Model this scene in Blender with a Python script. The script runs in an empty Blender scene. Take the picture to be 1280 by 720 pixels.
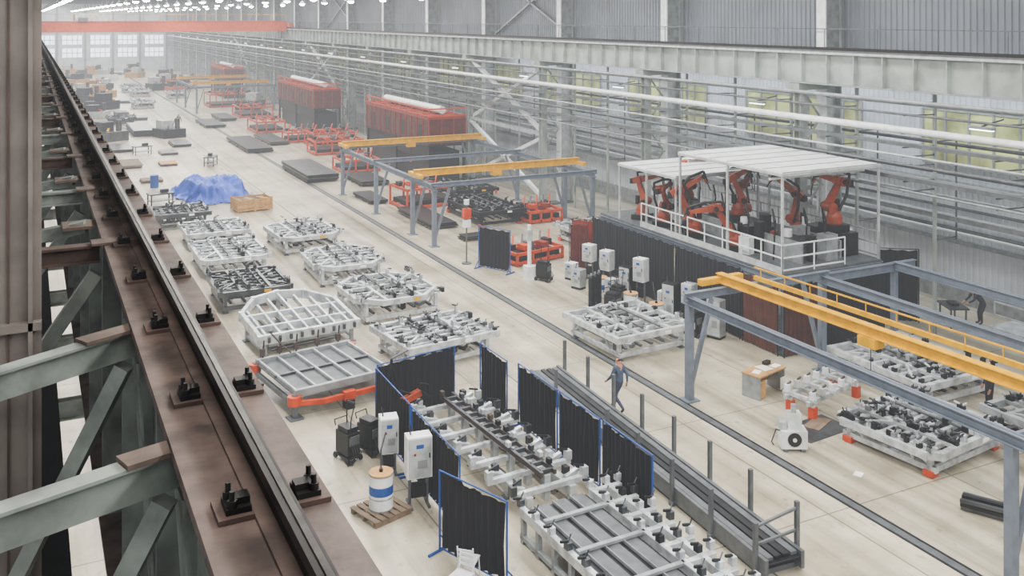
import bpy, math, random
from mathutils import Vector, Matrix, noise
C=bpy.context
scene=C.scene
col=scene.collection
try:
    scene.view_settings.look='AgX - Medium High Contrast'
except Exception as e: print(e)

# ------------------------------------------------------------ materials
def lin(h):
    h=h.lstrip('#'); r=[int(h[i:i+2],16)/255 for i in (0,2,4)]
    return tuple(((c/12.92) if c<=0.04045 else ((c+0.055)/1.055)**2.4) for c in r)
MATS={}
def mat(name,hexc,rough=0.5,metal=0.0,var=0.12,scale=3.0,dark=None,bump=0.0,emit=0.0):
    m=bpy.data.materials.new(name); m.use_nodes=True
    nt=m.node_tree; b=nt.nodes['Principled BSDF']
    c=lin(hexc)
    d=lin(dark) if dark else tuple(x*(1-var*2) for x in c)
    tc=nt.nodes.new('ShaderNodeTexCoord')
    n=nt.nodes.new('ShaderNodeTexNoise'); n.inputs['Scale'].default_value=scale; n.inputs['Detail'].default_value=5
    r=nt.nodes.new('ShaderNodeValToRGB')
    r.color_ramp.elements[0].position=0.35; r.color_ramp.elements[0].color=(*d,1)
    r.color_ramp.elements[1].position=0.6; r.color_ramp.elements[1].color=(*c,1)
    nt.links.new(tc.outputs['Object'],n.inputs['Vector'])
    nt.links.new(n.outputs['Fac'],r.inputs['Fac'])
    nt.links.new(r.outputs['Color'],b.inputs['Base Color'])
    b.inputs['Roughness'].default_value=rough; b.inputs['Metallic'].default_value=metal
    if bump:
        bp=nt.nodes.new('ShaderNodeBump'); bp.inputs['Strength'].default_value=bump; bp.inputs['Distance'].default_value=0.02
        nt.links.new(n.outputs['Fac'],bp.inputs['Height']); nt.links.new(bp.outputs['Normal'],b.inputs['Normal'])
    if emit:
        b.inputs['Emission Color'].default_value=(*c,1); b.inputs['Emission Strength'].default_value=emit
    MATS[name]=m; return m
mat('white','#e0e4e6',0.4,0,0.08)
mat('fixwhite','#ccd1d5',0.32,0.25,0.2,3.5)
mat('offwhite','#b9bec0',0.45,0.1,0.15)
mat('lightgrey','#989da0',0.45,0.2,0.15)
mat('grey','#63676b',0.5,0.25,0.16)
mat('steel','#5f6266',0.33,0.75,0.22,2)
mat('darksteel','#26282c',0.4,0.5,0.2,3)
mat('black','#0f1013',0.5,0,0.2)
mat('gantry','#6f7886',0.45,0.1,0.1)
mat('yellow','#dba515',0.45,0,0.12)
mat('orange','#c9430e',0.45,0,0.15)
mat('robotorange','#9e4122',0.42,0,0.18)
mat('craneorange','#c9542e',0.5,0,0.1)
mat('redorange','#8a2c19',0.5,0,0.15)
mat('red','#591812',0.55,0,0.2)
mat('rust','#4c3c36',0.7,0,0.2,6)
mat('cap','#5e5048',0.7,0,0.2,8)
mat('flange','#5b4d47',0.6,0.05,0.2,6,dark='#3a302c',bump=0.3)
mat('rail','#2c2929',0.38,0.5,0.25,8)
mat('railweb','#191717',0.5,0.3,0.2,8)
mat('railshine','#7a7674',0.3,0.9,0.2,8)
mat('colpaint','#6d6661',0.6,0,0.12,4,dark='#5a5450')
mat('greenpaint','#7b817c',0.55,0,0.12,5,dark='#5b605c')
mat('girder','#a0a8a4',0.5,0,0.16,1.2)
mat('navy','#070916',0.85,0,0.15,2)
mat('bluepaint','#174a98',0.45,0,0.1)
mat('tarp','#1d4cb8',0.42,0,0.18,1.5)
mat('wood','#c0935a',0.7,0,0.15,4)
mat('woodgrey','#7d6a56',0.75,0,0.2,4)
mat('brown','#4e2519',0.5,0,0.2,2)
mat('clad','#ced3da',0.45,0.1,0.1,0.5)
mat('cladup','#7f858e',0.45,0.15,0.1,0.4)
mat('paper','#f3f3f0',0.7,0,0.02)
mat('skin','#c08a6e',0.6,0,0.05)
mat('hair','#2a1d17',0.7,0,0.1)
mat('jacketblue','#45536b',0.8,0,0.1,6)
mat('trouser','#333c50',0.8,0,0.1,6)
mat('workdark','#23262f',0.8,0,0.1,6)
mat('redcloth','#98242a',0.8,0,0.1,6)
mat('shoe','#1a1817',0.6)
mat('ceil','#3a3d40',0.8,0,0.1,0.2)
mat('glasswin','#c3c98a',0.3,0,0.4,0.5,emit=0.16)
mat('farwin','#e8f2ff',0.3,0,0.02,1,emit=1.8)
mat('lampglow','#fff8e8',0.3,0,0.0,1,emit=80)
mat('tubeglow','#f4fbff',0.3,0,0.0,1,emit=7)
mat('roofwhite','#e4e7e8',0.4,0,0.1,1.5)
mat('cable','#0f0f10',0.5)

def floor_mat():
    m=bpy.data.materials.new('floor_concrete'); m.use_nodes=True
    nt=m.node_tree; b=nt.nodes['Principled BSDF']; L=nt.links.new
    tc=nt.nodes.new('ShaderNodeTexCoord')
    n=nt.nodes.new('ShaderNodeTexNoise'); n.inputs['Scale'].default_value=0.3; n.inputs['Detail'].default_value=9; n.inputs['Roughness'].default_value=0.7
    r=nt.nodes.new('ShaderNodeValToRGB')
    r.color_ramp.elements[0].position=0.3; r.color_ramp.elements[0].color=(*lin('#9c9380'),1)
    r.color_ramp.elements[1].position=0.68; r.color_ramp.elements[1].color=(*lin('#cdc6b2'),1)
    L(tc.outputs['Object'],n.inputs['Vector']); L(n.outputs['Fac'],r.inputs['Fac'])
    def streak(sx,sy,lo,p0,p1):
        mp=nt.nodes.new('ShaderNodeMapping'); mp.inputs['Scale'].default_value=(sx,sy,1)
        n2=nt.nodes.new('ShaderNodeTexNoise'); n2.inputs['Scale'].default_value=1.0; n2.inputs['Detail'].default_value=7
        L(tc.outputs['Object'],mp.inputs['Vector']); L(mp.outputs['Vector'],n2.inputs['Vector'])
        r2=nt.nodes.new('ShaderNodeValToRGB')
        r2.color_ramp.elements[0].position=p0; r2.color_ramp.elements[0].color=(lo,lo*.97,lo*.93,1)
        r2.color_ramp.elements[1].position=p1; r2.color_ramp.elements[1].color=(1,1,1,1)
        L(n2.outputs['Fac'],r2.inputs['Fac']); return r2.outputs['Color']
    def mul(a,c,f):
        mx=nt.nodes.new('ShaderNodeMix'); mx.data_type='RGBA'; mx.blend_type='MULTIPLY'; mx.inputs[0].default_value=f
        L(a,mx.inputs[6]); L(c,mx.inputs[7]); return mx.outputs[2]
    c=mul(r.outputs['Color'],streak(1.8,0.05,0.62,0.36,0.54),0.75)
    c=mul(c,streak(0.5,0.35,0.66,0.32,0.52),0.8)
    c=mul(c,streak(3.0,2.2,0.5,0.28,0.38),0.7)
    c=mul(c,streak(7.0,0.25,0.7,0.3,0.42),0.6)
    br=nt.nodes.new('ShaderNodeTexBrick'); br.offset=0; br.inputs['Scale'].default_value=1.0
    br.inputs['Brick Width'].default_value=4.5; br.inputs['Row Height'].default_value=6.0; br.inputs['Mortar Size'].default_value=0.022
    br.inputs['Color1'].default_value=(1,1,1,1); br.inputs['Color2'].default_value=(0.92,0.92,0.91,1); br.inputs['Mortar'].default_value=(0.36,0.34,0.3,1)
    L(tc.outputs['Object'],br.inputs['Vector'])
    c=mul(c,br.outputs['Color'],0.9)
    L(c,b.inputs['Base Color'])
    mr=nt.nodes.new('ShaderNodeMapRange'); mr.inputs[3].default_value=0.2; mr.inputs[4].default_value=0.5
    L(n.outputs['Fac'],mr.inputs[0]); L(mr.outputs[0],b.inputs['Roughness'])
    MATS['floor']=m
floor_mat()

# ------------------------------------------------------------ mesh builder
class MB:
    def __init__(s): s.v=[]; s.f=[]; s.m=[]; s.mats=[]; s.sm=[]
    def mi(s,name):
        if name not in s.mats: s.mats.append(name)
        return s.mats.index(name)
    def add(s,vs,fs,mt,smooth=False):
        o=len(s.v); s.v+= [tuple(p) for p in vs]; k=s.mi(mt)
        for f in fs: s.f.append([i+o for i in f]); s.m.append(k); s.sm.append(smooth)
    def box(s,c,d,mt,rz=0.0):
        x,y,z=d[0]/2,d[1]/2,d[2]/2; ca,sa=math.cos(rz),math.sin(rz); vs=[]
        for dz in (-z,z):
            for dx,dy in ((-x,-y),(x,-y),(x,y),(-x,y)):
                vs.append((c[0]+dx*ca-dy*sa,c[1]+dx*sa+dy*ca,c[2]+dz))
        s.add(vs,[(3,2,1,0),(4,5,6,7),(0,1,5,4),(1,2,6,5),(2,3,7,6),(3,0,4,7)],mt)
    def bx(s,x0,x1,y0,y1,z0,z1,mt): s.box(((x0+x1)/2,(y0+y1)/2,(z0+z1)/2),(x1-x0,y1-y0,z1-z0),mt)
    def _fr(s,a,b):
        a=Vector(a);b=Vector(b);d=(b-a)
        if d.length<1e-6: d=Vector((0,0,1e-3))
        d.normalize()
        up=Vector((0,0,1)) if abs(d.z)<0.95 else Vector((0,1,0))
        sx=d.cross(up).normalized(); sz=sx.cross(d).normalized()
        return a,b,sx,sz
    def beam(s,a,b,w,h,mt,w2=None,h2=None):
        a,b,sx,sz=s._fr(a,b); w2=w2 or w; h2=h2 or h; vs=[]
        for p,ww,hh in ((a,w,h),(b,w2,h2)):
            for i,j in ((-1,-1),(1,-1),(1,1),(-1,1)): vs.append(p+sx*(i*ww/2)+sz*(j*hh/2))
        s.add(vs,[(0,1,2,3),(7,6,5,4),(0,4,5,1),(1,5,6,2),(2,6,7,3),(3,7,4,0)],mt)
    def ibeam(s,a,b,w,h,mt,t=0.03):
        a,b,sx,sz=s._fr(a,b)
        s.beam(a,b,t,h,mt)
        for k in (1,-1):
            o=sz*(k*(h/2-t/2)); s.beam(a+o,b+o,w,t,mt)
    def cyl(s,a,b,r,mt,n=10,r2=None,cap=True):
        a,b,sx,sz=s._fr(a,b); r2=r if r2 is None else r2; vs=[]
        for p,rr in ((a,r),(b,r2)):
            for i in range(n):
                t=2*math.pi*i/n; vs.append(p+sx*(math.cos(t)*rr)+sz*(math.sin(t)*rr))
        s.add(vs,[(i,i+n,(i+1)%n+n,(i+1)%n) for i in range(n)],mt,True)
        if cap: s.add(vs,[tuple(range(n)),tuple(range(2*n-1,n-1,-1))],mt)
    def tube(s,pts,r,mt,n=6):
        for i in range(len(pts)-1): s.cyl(pts[i],pts[i+1],r,mt,n)
    def sph(s,c,r,mt,n=10,sc=(1,1,1)):
        vs=[];fs=[];m=n//2+1
        for j in range(m+1):
            ph=math.pi*j/m
            for i in range(n):
                t=2*math.pi*i/n
                vs.append((c[0]+r*sc[0]*math.sin(ph)*math.cos(t),c[1]+r*sc[1]*math.sin(ph)*math.sin(t),c[2]+r*sc[2]*math.cos(ph)))
        for j in range(m):
            for i in range(n): fs.append((j*n+i,(j+1)*n+i,(j+1)*n+(i+1)%n,j*n+(i+1)%n))
        s.add(vs,fs,mt,True)
    def mesh(s,name):
        me=bpy.data.meshes.new(name); me.from_pydata(s.v,[],s.f)
        for n in s.mats: me.materials.append(MATS[n])
        me.polygons.foreach_set('material_index',s.m)
        me.polygons.foreach_set('use_smooth',s.sm)
        me.update(); return me
    def obj(s,name,loc=(0,0,0),rz=0.0,bevel=0.0):
        return put(s.mesh(name),name,loc,rz,bevel)
def put(me,name,loc=(0,0,0),rz=0.0,bevel=0.0):
    o=bpy.data.objects.new(name,me); o.location=loc; o.rotation_euler=(0,0,rz); col.objects.link(o)
    if bevel:
        b=o.modifiers.new('bev','BEVEL'); b.width=bevel; b.segments=1; b.limit_method='ANGLE'
    return o

# ------------------------------------------------------------ room shell
Y0,Y1=-14.0,246.0
XL,XR,XU=-3.0,36.5,33.3
ZC=16.5
b=MB(); b.bx(XL,XR,Y0,Y1,-0.3,0,'floor'); b.obj('floor')
b=MB(); b.bx(XL,XR,Y0,Y1,ZC,ZC+0.3,'ceil')
for y in range(10,240,6): b.bx(XL,XU,y-0.12,y+0.12,ZC-0.9,ZC,'ceil')
b.obj('ceiling')
def corrug(b,x,y0,y1,z0,z1,pitch,dep,mt):
    n=int((y1-y0)/pitch); vs=[];fs=[]
    prof=[(0,0),(0.4,0),(0.5,-dep),(0.9,-dep)]
    for i in range(n):
        for t,dx in prof:
            y=y0+(i+t)*pitch
            vs.append((x+dx,y,z0)); vs.append((x+dx,y,z1))
    vs.append((x,y1,z0)); vs.append((x,y1,z1))
    for i in range(len(vs)//2-1): fs.append((2*i,2*i+1,2*i+3,2*i+2))
    b.add(vs,fs,mt)
b=MB()
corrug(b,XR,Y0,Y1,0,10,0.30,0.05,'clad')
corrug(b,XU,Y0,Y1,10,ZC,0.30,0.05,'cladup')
b.bx(XU-0.05,XR,Y0,Y1,9.95,10.1,'grey')
b.bx(XR-0.12,XR-0.06,Y0,Y1,0,0.9,'lightgrey')
for z in (2.6,5.2): b.bx(XR-0.2,XR-0.05,Y0,Y1,z,z+0.15,'lightgrey')
b.obj('wall_right')
b=MB(); b.bx(XL-0.2,XL,Y0,Y1,0,ZC,'clad'); b.obj('wall_left')
b=MB(); b.bx(XL,XR,Y0-0.2,Y0,0,ZC,'clad'); b.obj('wall_near')
b=MB(); b.bx(XL,XR,Y1,Y1+0.2,0,ZC,'clad')
for x in range(0,36,6): b.bx(x-0.2,x+0.2,Y1-0.3,Y1,0,ZC,'lightgrey')
b.bx(XL,XR,Y1-0.4,Y1,9.2,10.4,'grey')
b.obj('wall_far')
k=1
for x in (1.2,7,13,19,25):
    for z in (3.2,6.2):
        b=MB(); b.bx(x,x+4.4,Y1-0.08,Y1-0.02,z,z+2.1,'farwin')
        for i in range(5): b.bx(x+i*1.1-0.05,x+i*1.1+0.05,Y1-0.14,Y1-0.08,z,z+2.1,'grey')
        b.bx(x,x+4.4,Y1-0.14,Y1-0.08,z+1,z+1.1,'grey')
        b.obj('window_%d'%k); k+=1
COLY=[32.4+12*i for i in range(-3,18)]
wm=MB(); wm.bx(XR-0.1,XR-0.06,-4.2,4.2,0,2.4,'glasswin')
for i in range(8): wm.bx(XR-0.16,XR-0.1,-4.2+i*1.2-0.05,-4.2+i*1.2+0.05,0,2.4,'lightgrey')
for z in (0,1.2,2.4): wm.bx(XR-0.16,XR-0.1,-4.2,4.2,z-0.05,z+0.05,'lightgrey')
wme=wm.mesh('window_side')
for i,y in enumerate(COLY[:-1]):
    put(wme,'window_%d'%k,(0,y+6,6.0)); k+=1

# ------------------------------------------------------------ right columns
XG=30.6
b=MB()
b.ibeam((30.75,0,0),(30.75,0,9.5),0.42,0.4,'girder',0.04)
b.bx(32.0,32.9,-0.03,0.03,0,ZC,'offwhite')
b.bx(31.95,32.02,-0.28,0.28,0,ZC,'white'); b.bx(32.85,32.93,-0.28,0.28,0,ZC,'girder')
b.bx(32.0,32.9,-0.22,0.22,10.5,ZC,'lightgrey')
b.bx(30.4,33.1,-0.4,0.4,0,0.12,'grey')
z=0.5;s=0
while z<9.2:
    z2=min(z+1.5,9.4)
    a=(30.85,0.12,z) if s==0 else (32.0,0.12,z); c=(32.0,0.12,z2) if s==0 else (30.85,0.12,z2)
    b.beam(a,c,0.08,0.08,'girder'); b.beam((30.9,-0.12,z2),(32,-0.12,z2),0.08,0.08,'girder')
    z=z2; s=1-s
b.bx(30.3,32.2,-0.35,0.35,9.3,9.6,'girder')
cm=b.mesh('building_column')
for y in COLY: put(cm,'building_column',(0,y,0))
b=MB()
b.bx(XG-0.02,XG+0.02,Y0+.5,Y1-.5,9.66,11.1,'girder')
b.bx(XG-0.28,XG+0.28,Y0+.5,Y1-.5,9.62,9.68,'lightgrey')
b.bx(XG-0.28,XG+1.2,Y0+.5,Y1-.5,11.04,11.1,'grey')
b.bx(XG-0.05,XG+0.05,Y0+.5,Y1-.5,11.1,11.23,'rail')
y=Y0+1
while y<Y1-1:
    b.bx(XG-0.24,XG-0.02,y-0.025,y+0.025,9.68,11.04,'girder'); y+=1.5
b.beam((XG-.27,Y0+1,10.98),(XG-.27,Y1-1,10.98),.05,.1,'offwhite')
y=Y0+1
while y<Y1-1:
    b.cyl((XG+1.15,y,11.1),(XG+1.15,y,12.0),.02,'grey',5); y+=3
b.beam((XG+1.15,Y0+1,12.0),(XG+1.15,Y1-1,12.0),.04,.04,'grey')
b.obj('crane_runway_girder')
def run(name,x,z,r,mt,kind='pipe',br=True):
    b=MB()
    if kind=='pipe': b.cyl((x,Y0+1,z),(x,Y1-1,z),r,mt,10)
    else: b.bx(x-r,x+r,Y0+1,Y1-1,z-r*0.5,z+r*0.5,mt)
    if br:
        for y in COLY:
            for dy in (2,6,10):
                b.beam((x,y+dy,z-r),(32.0,y+dy,z-r-0.03),0.05,0.05,'grey')
    b.obj(name)
run('ventilation_pipe',30.2,8.15,0.14,'white')
run('service_pipe',30.25,9.25,0.08,'lightgrey')
run('service_pipe',30.3,8.75,0.05,'grey')
run('cable_tray',30.25,7.6,0.14,'grey','tray')
run('service_pipe',30.25,7.15,0.05,'offwhite')
run('service_pipe',30.3,6.8,0.07,'grey')
run('cable_tray',30.3,6.3,0.16,'grey','tray')
run('service_pipe',30.3,5.8,0.05,'lightgrey')
run('service_pipe',33.3,7.4,0.08,'grey',br=False)
run('service_pipe',33.3,5.2,0.09,'lightgrey',br=False)
run('service_pipe',33.3,4.85,0.06,'grey',br=False)
run('cable_tray',33.4,4.4,0.2,'lightgrey','tray',br=False)
run('service_pipe',33.3,4.0,0.07,'grey',br=False)
run('service_pipe',35.9,3.2,0.07,'white',br=False)
run('service_pipe',35.9,2.9,0.05,'lightgrey',br=False)
run('service_pipe',35.9,5.7,0.08,'grey',br=False)
b=MB()
for y in COLY:
    for dy in (2,6,10):
        b.beam((32.05,y+dy,0),(32.05,y+dy,9.6),.1,.12,'girder')
        b.beam((33.3,y+dy,3.6),(33.3,y+dy,7.6),.05,.05,'grey'); b.beam((33.3,y+dy,7.6),(32.05,y+dy,7.6),.05,.05,'grey'); b.beam((33.3,y+dy,3.7),(32.05,y+dy,3.7),.05,.05,'grey')
b.beam((32.05,Y0+1,9.0),(32.05,Y1-1,9.0),.12,.16,'girder'); b.beam((32.05,Y0+1,6.0),(32.05,Y1-1,6.0),.12,.16,'girder')
b.obj('pipe_support_rack')
b=MB()
for y in (56.4,104.4,152.4):
    for z0,z1 in ((0.4,4.6),(4.8,9.4)):
        b.beam((30.8,y,z0),(30.8,y+12,z1),0.24,0.24,'white'); b.beam((31.1,y,z1),(31.1,y+12,z0),0.24,0.24,'white')
    b.beam((30.8,y,4.7),(30.8,y+12,4.7),0.2,0.2,'offwhite')
    b.beam((33.0,y,11.2),(33.0,y+12,16),0.15,0.15,'lightgrey'); b.beam((33.0,y,16),(33.0,y+12,11.2),0.15,0.15,'lightgrey')
b.obj('column_cross_bracing')
wl=MB(); wl.bx(-0.12,0.12,-0.5,0.5,-0.05,0.05,'offwhite'); wl.bx(-0.08,0.08,-0.45,0.45,-0.09,-0.05,'tubeglow'); wl.beam((0,0,0.05),(1.2,0,0.25),0.05,0.05,'grey')
wlm=wl.mesh('wall_lamp')
for y in COLY[2:]: put(wlm,'wall_lamp',(30.85,y+3,8.5))

# ------------------------------------------------------------ overhead travelling crane (far)
b=MB()
for y in (126.2,129.2):
    b.bx(0.9,30.3,y-0.35,y+0.35,10.75,12.0,'craneorange')
    b.bx(0.9,30.3,y-0.45,y+0.45,12.0,12.06,'orange')
for x in (0.65,30.6): b.bx(x-0.25,x+0.25,124.5,131,11.28,11.8,'craneorange')
b.bx(5,8,126,129.4,12.1,13.0,'offwhite'); b.bx(5.4,6.4,125.4,130,12.1,12.5,'grey')
for i in range(16): b.cyl((0.95+i*1.95,125.75,12.06),(0.95+i*1.95,125.75,12.9),0.03,'yellow',5)
b.beam((0.9,125.75,12.9),(30.3,125.75,12.9),0.05,0.05,'yellow')
b.obj('overhead_crane')

# ------------------------------------------------------------ foreground runway
b=MB()
b.bx(0.42,0.80,-1,Y1-1,11.05,11.09,'flange')
b.bx(0.59,0.63,-1,Y1-1,9.2,11.05,'greenpaint')
b.bx(0.42,0.80,-1,Y1-1,9.16,9.2,'flange')
y=-0.6
while y<120:
    b.bx(0.44,0.79,y,y+0.03,9.2,11.05,'greenpaint'); y+=1.5
b.obj('crane_runway_beam')
RX=.625
b=MB()
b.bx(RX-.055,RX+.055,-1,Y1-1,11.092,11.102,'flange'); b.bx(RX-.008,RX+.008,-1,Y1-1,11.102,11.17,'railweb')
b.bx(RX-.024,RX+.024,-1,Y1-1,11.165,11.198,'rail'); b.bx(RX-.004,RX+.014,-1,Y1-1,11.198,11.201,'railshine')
b.obj('crane_rail')
b=MB(); y=1.0
while y<100:
    for x,sg in ((0.525,1),(0.735,-1)):
        b.box((x-sg*.005,y,11.098),(0.10,0.13,0.014),'rust'); b.box((x+sg*0.005,y,11.112),(0.07,0.09,0.018),'railweb')
        b.box((x+sg*0.015,y,11.128),(0.05,0.045,0.022),'railweb')
        for dy in (-0.03,0.03):
            b.cyl((x-sg*0.012,y+dy,11.11),(x-sg*0.012,y+dy,11.14),0.015,'railweb',6); b.cyl((x-sg*0.012,y+dy,11.14),(x-sg*0.012,y+dy,11.165),0.008,'railweb',6)
    y+=0.9
b.obj('rail_clamps')
b=MB()
b.bx(-0.62,0.06,5.25,5.29,0,ZC,'colpaint'); b.bx(-0.62,0.06,5.75,5.79,0,ZC,'colpaint'); b.bx(-0.25,-0.21,5.29,5.75,0,ZC,'colpaint')
b.bx(0.0,0.02,5.2,5.25,0,ZC,'colpaint'); b.bx(-.09,-.08,5.235,5.25,0,ZC,'rust')
for z in (11.0,9.0,7): b.bx(-0.62,0.06,5.2,5.8,z-0.02,z+0.02,'colpaint')
b.obj('steel_column')
for y in [17.25+12*i for i in range(0,18)]:
    b=MB(); b.ibeam((-0.45,y,0),(-0.45,y,ZC),0.5,0.6,'colpaint',0.04); b.obj('steel_column')
b=MB(); y=6.5; i=0
while y<80:
    m='rust' if i%2==0 else 'greenpaint'
    b.ibeam((-2.8,y,11.03),(0.40,y+0.04,11.03),0.10,0.11,m,0.015)
    b.box((0.42,y,11.1),(0.14,0.14,0.014),'cap')
    b.box((0.36,y+0.8,11.06),(0.3,0.24,0.02),'cap'); b.beam((0.36,y+.8,11.05),(-.4,y+1.0,10.9),.1,.08,'greenpaint')
    b.beam((0.38,y+.05,10.9),(-.5,y+.1,9.6),.08,.08,'greenpaint')
    y+=2.1; i+=1
b.obj('tie_beams')
for (p,q) in (((-1.4,3.75,10.98),(0.45,4.8,10.98)),((-1.0,2.9,10.98),(0.46,3.40,10.98))):
    b=MB(); b.beam(p,q,0.02,0.12,'greenpaint'); 
    P=Vector(p);Q=Vector(q); b.beam(P+Vector((0,0,0.065)),Q+Vector((0,0,0.065)),0.08,0.012,'greenpaint')
    b.beam(Q+(P-Q)*0.13+Vector((0,0,0.08)),Q+Vector((0.03,0,0.08)),0.10,0.016,'cap')
    b.beam(Q+Vector((-0.05,0,-0.1)),(-0.3,Q.y+0.4,9.3),0.07,0.07,'greenpaint')
    b.beam(Q+Vector((0.0,0.02,-0.08)),(0.55,Q.y-.1,9.3),0.012,0.22,'greenpaint')
    b.obj('bracket_brace')
b=MB()
b.bx(-0.35,0.25,1.5,60,8.9,8.96,'darksteel')
for y in range(2,60,2): b.ibeam((-2.8,y,8.8),(0.55,y,8.8),0.12,0.18,'greenpaint',0.015)
b.tube([(-0.1,3,11),(-0.05,4.2,9.5),(0.1,4.4,8.97)],0.01,'cable')
b.obj('maintenance_walkway')

# ------------------------------------------------------------ floor track
b=MB()
for x in (18.75,19.05): b.bx(x-0.035,x+0.035,Y0+1,Y1-1,0.0,0.012,'darksteel')
b.bx(18.785,19.015,Y0+1,Y1-1,0.0,0.006,'grey')
b.obj('floor_rail_track')
b=MB()
b.bx(14.95,15.0,Y0+1,Y1-1,0.0,0.008,'grey')
b.bx(6.4,6.44,30,Y1-1,0.0,0.008,'grey')
for x in (14.25,): 
    for i in range(60): b.bx(x-.05,x+.05,30+i*3,30.7+i*3,0,.008,'darksteel')
b.obj('floor_cable_channel')

# ------------------------------------------------------------ tooling fixtures
def fixture(seed,W=3.0,L=3.2,H=0.85,ch=0.6,main='fixwhite',clampdens=1.0,orange=False,dense=False,blk=.22):
    R=random.Random(seed); b=MB(); w,l=W/2,L/2
    for x in (-w+0.25,w-0.25): b.beam((x,-l+.1,0.22),(x,l-.1,0.22),0.14,0.16,main)
    for y in (-l+0.2,0,l-0.2): b.beam((-w+.2,y,0.22),(w-.2,y,0.22),0.12,0.16,main)
    foot='orange' if orange else 'grey'
    for x in (-w+0.25,w-0.25):
        for y in (-l+0.3,l-0.3):
            b.cyl((x,y,0),(x,y,0.18),0.07,foot,8); b.box((x,y,0.015),(0.24,0.24,0.03),foot)
            if orange: b.box((x,y,.1),(.3,.3,.16),'orange')
            b.beam((x,y,0.2),(x,y,H),0.14,0.14,main)
            b.beam((x,y,0.3),(x,y*0.55,H-0.05),0.08,0.08,main)
    pts=[(-w+ch,-l),(w-ch,-l),(w,-l+ch),(w,l-ch),(w-ch,l),(-w+ch,l),(-w,l-ch),(-w,-l+ch)] if ch>0 else [(-w,-l),(w,-l),(w,l),(-w,l)]
    n=len(pts)
    for i in range(n):
        a=pts[i];c=pts[(i+1)%n]
        b.beam((a[0],a[1],H),(c[0],c[1],H),0.18,0.22,main)
        b.box((a[0],a[1],H),(0.2,0.2,0.23),main)
    ys=[-l+L*(i+1)/5 for i in range(4)] if not dense else [-l+L*(i+1)/7 for i in range(6)]
    for y in ys:
        b.beam((-w+0.05,y,H-0.02),(w-0.05,y,H-0.02),0.12,0.14,main)
        for x in (-w*0.7,-w*0.15,w*0.15,w*0.7):
            b.box((x,y+0.12,H+0.05),(0.22,0.1,0.12),R.choice(['steel','lightgrey','lightgrey','darksteel']))
    for x in (-w*0.42,w*0.42): b.beam((x,-l+.05,H+0.06),(x,l-.05,H+0.06),0.14,0.12,main)
    for x in (-w*.7,-w*.3,0,w*.3,w*.7): b.beam((x,-l+.2,.42),(x,l-.2,.42),.1,.08,R.choice(['grey','darksteel','darksteel']))
    for x in (-w*0.2,w*0.2): b.cyl((x,-l+.2,H+0.16),(x,l-.2,H+0.16),0.04,'steel',6)
    for k in range(int(22*clampdens)):
        x=R.uniform(-w*.85,w*.85);y=R.uniform(-l*.85,l*.85); b.box((x,y,H*R.uniform(.5,.8)),(R.uniform(.12,.45),R.uniform(.12,.35),R.uniform(.1,.25)),R.choice(['darksteel','black','steel','grey',main]),R.random())
    cnt=int(34*clampdens)
    for i in range(cnt):
        x=R.choice([-w+0.05,-w*0.42,w*0.42,w-0.05,-w*0.2,w*0.2]); y=R.choice(ys+[-l+0.15,l-0.15])+R.uniform(-0.12,0.12)
        h=R.uniform(0.08,0.24); m=R.choice(['black','darksteel']) if R.random()<blk else R.choice([main,main,main,'steel','lightgrey'])
        b.box((x,y,H+0.08+h/2),(0.13,0.15,h),m)
        dx,dy=R.choice([(1,0),(-1,0),(0,1),(0,-1)])
        b.beam((x,y,H+0.08+h),(x+dx*0.2,y+dy*0.2,H+0.1+h+R.uniform(-.05,.06)),0.055,0.055,R.choice(['darksteel','steel','steel',main]))
        if R.random()<0.3: b.cyl((x,y,H+h),(x-dx*0.06,y-dy*0.06,H+h+0.18),0.02,R.choice(['black','steel','steel']),6)
    for s in (-1,1):
        for y in (-l*0.5,l*0.5): b.beam((s*(w-0.25),y,0.25),(s*w,y*1.05,H-0.05),0.07,0.07,main)
        b.beam((s*w,-l*.8,H+.02),(s*w*.42,-l*.2,H+.06),.1,.12,main); b.beam((s*w,l*.8,H+.02),(s*w*.42,l*.2,H+.06),.1,.12,main)
    b.box((w*.3,-l-.1,H),(.3,.015,.12),R.choice(['yellow','paper','paper']))
    return b
def F(seed,x,y,rz=0,**k): fixture(seed,**k).obj('assembly_fixture',(x,y,0),rz,0.012)
F(1,9.2,55.0,L=3.4,W=3.2,ch=0.0,dense=True); F(2,9.0,49.4,ch=0.3,L=4.4,W=3.2,dense=True)
F(4,13.4,52.2,rz=0.05,ch=0.5,L=4.0,W=3.2,dense=True); F(5,13.6,45.4,rz=-0.03,ch=0.7,L=4.0,W=3.2,dense=True); F(6,13.8,39.4,rz=0.04,ch=0.9,L=4.0,W=3.6,clampdens=1.3)
F(7,13.5,33.2,rz=0.12,ch=0.0,L=3.0,W=3.6,dense=True,clampdens=2.0)
F(3,8.7,43.2,ch=0.2,L=3.6,main='steel',dense=True,clampdens=0.6)
F(8,8.2,60.8,ch=0.0,L=3.0,main='steel',clampdens=0.8)
F(9,20.6,31.0,rz=.05,ch=0.0,L=3.5,W=3.4,clampdens=0.7,blk=.1)
F(10,23.3,19.7,rz=0.12,ch=0.3,L=3.2,W=3.5,orange=True,dense=True,clampdens=3.6,H=0.65,blk=.6)
F(14,27.0,23.2,ch=0.0,L=4.0,W=3.4,H=0.8,dense=True,clampdens=1.4,blk=.4)
F(15,27.0,16.8,ch=0.0,L=4.8,W=3.2,H=0.9,main='lightgrey',dense=True,clampdens=1.8,blk=.5)
F(16,25.4,54.4,ch=0.0,L=5.5,W=3.0,main='darksteel',dense=True,orange=True,clampdens=1.5)
F(17,27.0,61.0,ch=0.0,L=4.5,W=3.0,main='darksteel',dense=True)

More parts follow.
